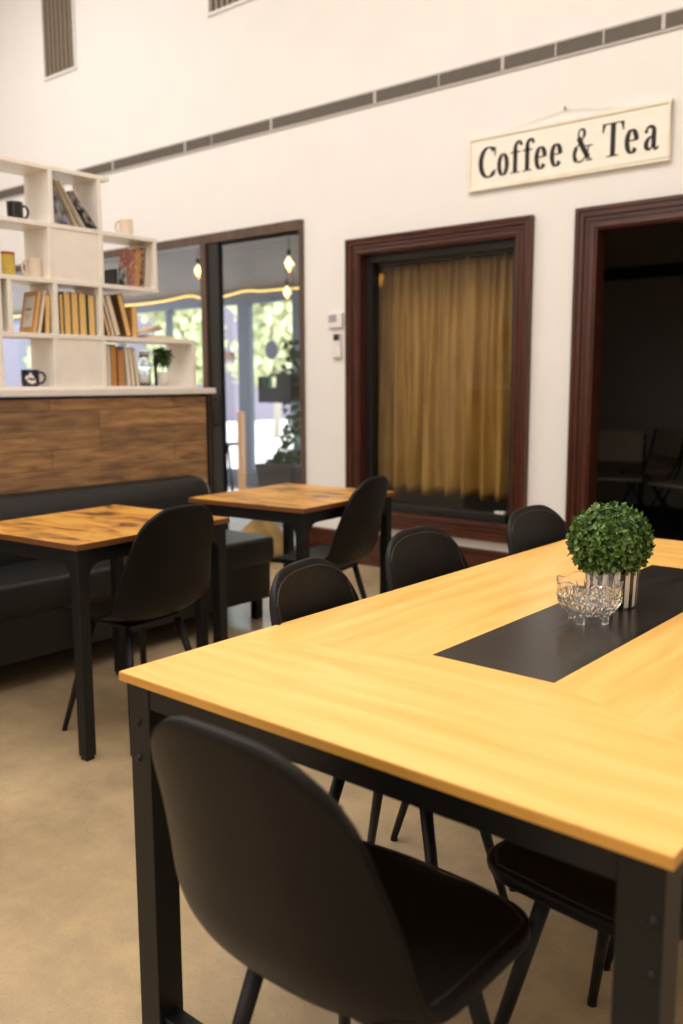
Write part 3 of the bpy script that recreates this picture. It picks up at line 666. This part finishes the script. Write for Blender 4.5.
# ------------------------------------------------------------------ small tables
def small_table(cx, cy, ang, wd, dp, label):
    g = empty('cafe_table', (cx, cy, 0), ang, label, 'table', 'small brown topped tables')
    H = .757; a, b = wd/2, dp/2
    MB().box(-a, a, -b, b, H-.022, H).build('tabletop', RUST, g, bevel=.0015)
    MB().box(-a-.0006, a+.0006, -b-.0006, b+.0006, H-.0215, H-.0015).build('edge_band', RUSTE, g)
    L_ = .045; i = .012
    for sx in (-1, 1):
        for sy in (-1, 1):
            x0, y0 = sx*(a-i-L_/2), sy*(b-i-L_/2)
            l = MB().box(x0-L_/2, x0+L_/2, y0-L_/2, y0+L_/2, .014, H-.022).build('leg', METAL, g, bevel=.003)
            MB().box(x0-.018, x0+.018, y0-.018, y0+.018, 0, .016).build('foot_pad', METAL, l, bevel=.003)
    ap = MB(); z0, z1 = H-.022-.052, H-.022
    q = i+L_
    for s in (-1, 1):
        y = s*(b-i-.012); ap.box(-a+q, a-q, y-.010, y+.010, z0, z1)
        x = s*(a-i-.012); ap.box(x-.010, x+.010, -b+q, b-q, z0, z1)
        # curved corner gussets
        arc = lambda sg: [(0, 0)]+[(sg*(.060-.060*math.sin(t)), -(.060-.060*math.cos(t))) for t in [PI/2*k/6 for k in range(7)]]
        for e in (-1, 1):
            P = arc(-e); Mx = Matrix.Translation((e*(a-q), s*(b-i-.012), z0)) @ Matrix.Rotation(PI/2, 4, 'X'); ap.prism(P, -.010, .010, M=Mx)
            Mx = Matrix.Translation((s*(a-i-.012), e*(b-q), z0)) @ Matrix.Rotation(PI/2, 4, 'Z') @ Matrix.Rotation(PI/2, 4, 'X'); ap.prism(P, -.010, .010, M=Mx)
    ap.build('apron', METAL, g)
    remap(g, [(-1, -1), (0, 0), (.67, .687), (.757, .774)]); g.location = (cx*KX, cy*KX, 0)
    return g
small_table(-3.053, 2.097, R(4.7), .71, .78, 'small rustic brown topped table with black legs in front of the bench at left')
small_table(-3.052, 3.250, R(5.0), .71, .77, 'small rustic brown topped table beside the glass door and bench end')

# ------------------------------------------------------------------ the big yellow table
TX0, TX1, TY0, TY1, H = -1.430, -.341, 1.015, 3.170, .750
g = empty('dining_table', ((TX0+TX1)/2, (TY0+TY1)/2, 0), 0, 'large yellow wood dining table with a black centre strip and black steel legs', 'table')
ox, oy = (TX0+TX1)/2, (TY0+TY1)/2
rx0, rx1, ry0, ry1 = -1.016, -.740, 1.495, 2.690
def loc(ps): return [(x-ox, y-oy) for x, y in ps]
m = MB(); z0, z1 = H-.0165, H
e1 = 1.315; e2 = TY1-(e1-TY0)
endn = [(TX0, TY0), (TX1, TY0), (TX1, e1), (rx1, ry0), (rx0, ry0), (TX0, e1)]
endf = [(TX0, TY1), (TX0, e2), (rx0, ry1), (rx1, ry1), (TX1, e2), (TX1, TY1)]
lft = [(TX0, e1), (rx0, ry0), (rx0, ry1), (TX0, e2)]; rgt = [(TX1, e1), (TX1, e2), (rx1, ry1), (rx1, ry0)]
m.prism(loc(endn), z0, z1, 0); m.prism(loc(endf), z0, z1, 0); m.prism(loc(lft), z0, z1, 1); m.prism(loc(rgt), z0, z1, 1)
tt = m.build('tabletop', [YX, YY], g)
MB().box(TX0-ox-.0008, TX1-ox+.0008, TY0-oy-.0008, TY1-oy+.0008, z0-.0004, z1-.0022).build('edge_band', YEDGE, g)
MB().box(rx0-ox, rx1-ox, ry0-oy, ry1-oy, z0, z1+.0006).build('centre_strip', RUN, g)
lw = .062; ins = .012; a, b = (TX1-TX0)/2, (TY1-TY0)/2
for sx in (-1, 1):
    for sy in (-1, 1):
        x, y = sx*(a-ins-lw/2), sy*(b-ins-lw/2)
        l = MB().box(x-lw/2, x+lw/2, y-lw/2, y+lw/2, 0, z0).build('leg', METAL, g, bevel=.002)
        for z in (.655, .585):
            bo = MB()
            yo = sy*(b-ins); xb = x+(.019 if sx > 0 else -.004)
            bo.lathe([(0, .0065), (.006, .0055), (.0085, 0)], 10)
            n_ = 33 if False else 30
            bo.v[-n_:] = [(xb+v[0], yo+sy*v[2], z+v[1]) for v in bo.v[-n_:]]
            bo.build('bolt', METAL, l, smooth=True)
ap = MB(); za, zb = z0-.046, z0
for s in (-1, 1):
    y = s*(b-ins-.014); ap.box(-a+ins+lw, a-ins-lw, y-.012, y+.012, za, zb)
    x = s*(a-ins-.014); ap.box(x-.012, x+.012, -b+ins+lw, b-ins-lw, za, zb)
ap.build('apron', METAL, g, bevel=.001)
# end foot rails near the floor
for sy in (-1, 1):
    y = sy*(b-ins-lw/2); MB().box(-a+ins+lw, a-ins-lw, y-.020, y+.020, .035, .080).build('foot_rail', METAL, g, bevel=.002)

# ball plant ------------------------------------------------------
remap(g, [(-1, -1), (0, 0), (.03, .03), (.08, .08), (.55, .574), (.750, .774)], .957); g.location = (ox*.957, oy*.957, 0)
HT = .7746
pp = empty('potted_plant', (-.900*KX, 2.113*KX, HT), 0, 'round green box ball plant in a black and white striped pot on the table', 'plant')
stm = plain('pot_black_stripe', (.015, .012, .012), .25); stw = plain('pot_white_stripe', (.80, .74, .70), .25)
m = MB(); n = 60; pr = [(.0, 0), (.056, 0), (.060, .004), (.064, .108), (.061, .108), (.058, .098), (0, .098)]
for j in range(len(pr)-1):
    for k in range(n):
        a0, a1 = 2*PI*k/n, 2*PI*(k+1)/n
        q4 = [(pr[j][0]*math.cos(a0), pr[j][0]*math.sin(a0), pr[j][1]), (pr[j][0]*math.cos(a1), pr[j][0]*math.sin(a1), pr[j][1]), (pr[j+1][0]*math.cos(a1), pr[j+1][0]*math.sin(a1), pr[j+1][1]), (pr[j+1][0]*math.cos(a0), pr[j+1][0]*math.sin(a0), pr[j+1][1])]
        m.add(q4, [(0, 1, 2, 3)], 1 if (k // 2) % 2 else 0)
m.build('pot', [stm, stw], pp)
m = MB(); m.lathe([(0.001, .088), (.04, .094), (.072, .120), (.083, .155), (.072, .200), (.04, .232), (.001, .243)], 20); m.build('core', DKGREEN, pp, smooth=True)
m = MB(); leaf_ball(m, (-.005, -.004, .155), .092, .087, 3400, .0155, 11, zmin=-.92, rmin=.84); m.build('foliage', GREEN, pp)

# cut glass bowl ----------------------------------------------------
bw = empty('glass_bowl', (-.870*KX, 1.922*KX, HT), R(15), 'cut glass bowl with scalloped rim and stubby feet in front of the striped pot', 'bowl')
CUT = glass_mat('cut_crystal', (1, .985, .96), .03, 1.45); CUT.node_tree.nodes['Principled BSDF'].inputs['Transmission Weight'].default_value = .95
def fb_(r, z, a, j):
    if r < .01: return r, z
    if 2 <= j <= 7: r += .0024*(1 if (round(a/(2*PI)*36)+j) % 2 else -1)
    if 8 <= j <= 11: z += .005*math.cos(6*a)*((j == 9) or (j == 10) or (j == 11)*.8 or .6)
    return r, z
prof = [(0, .014), (.030, .014), (.046, .020), (.057, .030), (.064, .040), (.0685, .050), (.070, .059), (.070, .066), (.0715, .080), (.073, .094), (.0705, .0955), (.0685, .080), (.067, .066), (.065, .050), (.055, .033), (.042, .023), (.025, .018), (0, .018)]
MB().lathe(prof, 72, f=fb_).build('body', CUT, bw, smooth=False)
for k in range(4):
    an = R(45+90*k-60); c0, s0 = math.cos(an), math.sin(an)
    Mx = Matrix.Translation((c0*.040, s0*.040, 0)) @ Matrix.Rotation(an, 4, 'Z')
    MB().box(-.006, .006, -.008, .008, 0, .0195, M=Mx).build('foot', CUT, bw, bevel=.002)

# ------------------------------------------------------------------ tan cloth sack on floor by glass door
sk = empty('cloth_sack', (-4.78, 4.72, 0), R(10), 'tan fabric sack slumped on the floor by the glass door', 'sack')
m = MB(); nn = 40
prf = [(0, 0), (.22, .0), (.27, .03), (.25, .09), (.19, .16), (.13, .23), (.075, .29), (.035, .325), (0, .34)]
def fs_(r, z, a, j):
    if r < .01: return r, z
    return r*(1+.10*math.sin(a*5+z*9)+.05*math.sin(a*11+z*20)), z*(1+.06*math.sin(a*3)) if z > .01 else z
m.lathe(prf, nn, f=fs_); m.build('fabric', noise_mat('tan_fabric', (.20, .12, .035), (.29, .18, .06), scale=9, rough=.8), sk, smooth=True, sub=1)
MB().lathe([(.034, .300), (.040, .308), (.034, .316)], 20).build('tie', cBrn, sk, smooth=True)

# ------------------------------------------------------------------ pendant bulbs
BG = glass_mat('amber_bulb_glass', (1, .78, .45)); FIL = emit('glowing_filament', (1, .50, .13), 22)
def pendant(x, y, z, cordlen, label, group='filament bulbs', fil=None):
    g = empty('pendant_bulb', (x, y, z), 0, label, 'light', group)
    MB().tube([(0, 0, .10), (0, 0, cordlen)], .004, 8).build('cord', METAL, g)
    MB().lathe([(0, .13), (.018, .13), (.020, .085), (.016, .075), (0, .075)], 16).build('socket', METAL, g, smooth=True)
    MB().lathe([(0, -.062), (.026, -.056), (.046, -.034), (.052, -.006), (.040, .034), (.019, .070), (.015, .085)], 20).build('bulb_glass', BG, g, smooth=True)
    MB().tube([(0, 0, .045), (.012, 0, .02), (.014, 0, -.012), (0, 0, -.03), (-.014, 0, -.012), (-.012, 0, .02), (0, 0, .045)], .005, 8).build('filament', fil or FIL, g, smooth=True)
def ray(px, py): return (fw*FPX+rt*(px-341.5)-up*(py-512))
def at_y(px, py, Y): d = ray(px, py); t = Y/d.y; return Vector((0, 0, CH))+d*t
for (px, py, Y, lb) in ((198, 272, 6.3, 'glowing filament bulb added behind the left glass pane in place of a mirrored hall bulb'), (289, 265, 6.0, 'upper glowing filament bulb added behind the glass door in place of a mirrored hall bulb'), (287, 293, 7.4, 'lower smaller looking filament bulb added farther behind the glass door in place of a mirrored hall bulb')):
    p = at_y(px, py, Y); pendant(p.x, p.y, p.z, pz(Y)-p.z+.002, lb)  # bulbs added outside stand in for hall pendants mirrored in the glass
v = at_y(381, 280, 7.6); pendant(v.x, 2*(YW+.098)-v.y, v.z, ZC-v.z, 'glowing filament bulb hanging inside the hall behind the bookshelf', fil=emit('bright_filament', (1, .50, .13), 130))

# ------------------------------------------------------------------ patio screen and outdoor things
SCR = plain('blue_grey_screen_frame', (.075, .085, .12), .5)
sc = MB()
Y = 8.0
sc.box(-14, -4.56, Y, Y+.08, 2.29, 2.42).box(-14, -4.55, Y, Y+.08, .10, .20).box(-8.47, -8.26, Y, Y+.08, .2, 2.29).box(-7.52, -7.36, Y, Y+.08, .2, 2.29).box(-11.0, -10.9, Y, Y+.08, .2, 2.29).box(-9.9, -9.82, Y, Y+.08, .2, 2.29).box(-14, -4.55, Y, Y+.08, -.02, .10)
tag(sc.build('patio_screen', SCR, bevel=.004), 'blue grey framed open screen along the far side of the patio', 'screen')
tag(MB().box(-9.0, -8.53, Y-.03, Y+.01, 1.60, 1.71).build('wooden_board', cov('light_brown', (.36, .19, .10)), bevel=.004), 'light brown board fixed beside the screen post', 'board')
pq = at_y(238.5, 412, 7.6)
tag(MB().box(pq.x-.035, pq.x+.035, 7.6, 7.67, -.02, pq.z).build('timber_post', cov('orange_timber', (.55, .27, .10)), bevel=.004), 'orange timber post standing behind the glass door', 'post')
ds = at_y(272, 350, Y-.02)
g = empty('round_sign', (ds.x, Y-.025, ds.z), 0, 'grey round disc sign hung on the patio screen', 'sign')
Mx = Matrix.Rotation(PI/2, 4, 'X'); m = MB(); m.prism([(.105*math.cos(2*PI*i/28), .118*math.sin(2*PI*i/28)) for i in range(28)], -.01, .01, M=Mx); m.build('disc', plain('grey_disc', (.16, .16, .20), .6), g)
MB().tube([(0, 0, .11), (0, .02, 2.36-ds.z)], .003, 6).build('hanger', METAL, g)
# vine planter box + vine, large planter
PL = plain('dark_planter', (.020, .017, .018), .6)
vb0, vb1 = at_y(264, 402, 7.0), at_y(296, 376, 7.0)
g = empty('hanging_planter', (-6.78, 7.0, 1.10), 0, 'black planter box hanging outside with a vine trailing from it', 'planter')
MB().box(-.22, .26, -.1, .1, 0, .16).box(.05, .26, -.1, .1, .16, .30).box(-.22, .26, .08, .1, .28, .31).box(-.22, -.20, -.1, .1, .16, .28).build('box', PL, g, bevel=.003)
MB().tube([(.22, 0, .3), (.22, 0, pz(7.0)-1.10)], .004, 6).build('hanger', METAL, g)
MB().lathe([(0, 0), (.024, 0), (.024, .12), (0, .12)], 12, c=(-.14, -.02, .161)).build('green_bottle', plain('green_glass', (.02, .30, .08), .2), g)
m = MB(); rnd = random.Random(7)
VL = noise_mat('vine_leaf', (.014, .045, .010), (.07, .15, .03), scale=9, rough=.5)
for s in range(5):
    x = rnd.uniform(.16, .40); zz = 1.75-rnd.uniform(0, .3); pts = []
    for k in range(22):
        x += rnd.uniform(-.045, .040); x = min(max(x, -.02), .46); zz -= .078
        pts.append((x, rnd.uniform(-.05, .05), zz-1.10+.05))
    m.tube(pts, .004, 5)
    for p in pts:
        for q_ in range(4): leaf_ball(m, (p[0]+rnd.uniform(-.05, .05), p[1], p[2]), .02, .02, 1, .085, rnd.randint(0, 9999), rmin=.2)
m.build('vine', VL, g)
g = empty('large_planter', (-6.02, 6.3, -.02), 0, 'large dark planter with low green leaves outside the glass door', 'planter')
MB().add([(-.16, -.18, 0), (.24, -.18, 0), (.24, .18, 0), (-.16, .18, 0), (-.22, -.22, .56), (.28, -.22, .56), (.28, .22, .56), (-.22, .22, .56)], [(3, 2, 1, 0), (4, 5, 6, 7), (0, 1, 5, 4), (1, 2, 6, 5), (2, 3, 7, 6), (3, 0, 4, 7)]).build('tub', plain('mauve_grey_planter', (.055, .042, .045), .5), g, bevel=.02)
m = MB(); leaf_ball(m, (.0, 0, .57), .20, .07, 120, .07, 21, zmin=0, rmin=.3); m.build('foliage', VL, g)
# outdoor tables
def out_table(x, y, label):
    g = empty('outdoor_table', (x, y, -.02), 0, label, 'table', 'dark outdoor tables on the patio')
    MB().box(-.35, .35, -.35, .35, .70, .73).build('tabletop', plain('outdoor_top', (.10, .10, .12), .3), g, bevel=.004)
    for sx in (-1, 1):
        for sy in (-1, 1): MB().tube([(sx*.28, sy*.28, .70), (sx*.32, sy*.32, 0)], .014, 8).build('leg', METAL, g, smooth=True)
out_table(-7.05, 5.95, 'dark outdoor table standing close behind the glass door')
out_table(-9.1, 7.0, 'dark outdoor table near the orange timber post')
# rope light
pr_ = [at_y(px, py, 7.9) for px, py in ((0, 318), (60, 312), (120, 306), (143, 304), (165, 301), (190, 296), (205, 299), (222, 297), (245, 291), (262, 291), (284, 289), (303, 288))]
tag(MB().tube(crom(pr_, 5), .0085, 8).build('rope_light', emit('yellow_rope_light', (1, .62, .12), 2.2), smooth=True), 'yellow glowing rope light strung along the patio header', 'light')

# background: trees, building
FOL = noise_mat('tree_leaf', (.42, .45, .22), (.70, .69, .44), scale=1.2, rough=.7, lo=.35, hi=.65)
BRK = plain('tree_bark', (.42, .36, .30), .9)
def tree(x, y, h, r, label, seed):
    g = empty('tree', (x, y, -.05), 0, label, 'tree', 'trees beyond the patio')
    MB().tube([(0, 0, 0), (.1, 0, h*.4), (0, .1, h*.75)], [.09, .07, .04], 10).build('trunk', BRK, g, smooth=True)
    m = MB(); rnd = random.Random(seed)
    for k in range(16):
        a = rnd.uniform(0, 6.28); rr = rnd.uniform(0, r*.7)
        leaf_ball(m, (rr*math.cos(a), rr*math.sin(a), h*rnd.uniform(.42, 1.0)), r*.42, r*.36, 150, .32, rnd.randint(0, 9999), rmin=.5)
    m.build('crown', FOL, g)
tree(-15.6, 16.0, 4.6, 1.9, 'pale green tree beyond the patio, seen through the glass door', 1)
tree(-20.5, 17, 4.4, 1.8, 'pale green tree beyond the patio, seen at the left edge of the glass door', 2)
tree(-26.5, 18, 4.6, 2.2, 'pale green tree beyond the patio behind the left glass pane', 3)
bd = empty('building', (-30, 22, -.05), 0, 'pale grey building beyond the patio behind the left glass pane', 'building')
MB().box(-14, 6.5, 0, 6, 0, 5.2).build('wall', plain('pale_render', (.20, .17, .22), .8), bd)
MB().box(-14.3, 6.8, -.3, 6.3, 5.2, 5.5).build('roof', plain('grey_roof', (.20, .20, .22), .8), bd)
for i in range(4): MB().box(-12+i*4.5, -10.2+i*4.5, -.04, .0, 1.5, 3.2).build('window', plain('dark_window_glass', (.08, .09, .11), .2), bd)

# ------------------------------------------------------------------ dark room furniture
BEI = plain('beige_vinyl', (.36, .30, .22), .6)
def dchair(x, y, rz, lab):
    g = empty('folding_chair', (x, y, 0), rz, lab, 'chair', 'beige chairs in the dark back room')
    MB().box(-.21, .21, -.20, .20, .44, .47).build('seat', BEI, g, bevel=.01)
    Mx = Matrix.Translation((0, -.22, .58)) @ Matrix.Rotation(R(14), 4, 'X'); MB().box(-.20, .20, -.012, .012, 0, .29, M=Mx).build('backrest', BEI, g, bevel=.008)
    for s in (-1, 1):
        MB().tube([(s*.215, .18, 0), (s*.215, -.20, .55), (s*.215, -.27, .84)], .010, 8).build('frame_tube', METAL, g, smooth=True)
        MB().tube([(s*.195, -.20, 0), (s*.195, .16, .45)], .010, 8).build('leg', METAL, g, smooth=True)
dchair(-3.28, 7.75, R(200), 'beige folding chair tilted in the dark room, nearest the doorway\'s left jamb')
dchair(-2.62, 7.55, R(160), 'beige folding chair at the right in the dark room')
dchair(-3.35, 8.6, R(150), 'beige folding chair farthest back in the dark room')
g = empty('folding_table', (-2.0, 8.3, 0), 0, 'pale topped table in the dark room behind the beige chairs', 'table')
MB().box(-.75, .6, -.4, .4, .70, .73).build('tabletop', BEI, g, bevel=.004)
for sx in (-.65, .5):
    for sy in (-.3, .3): MB().tube([(sx, sy, 0), (sx, sy, .70)], .015, 8).build('leg', METAL, g, smooth=True)
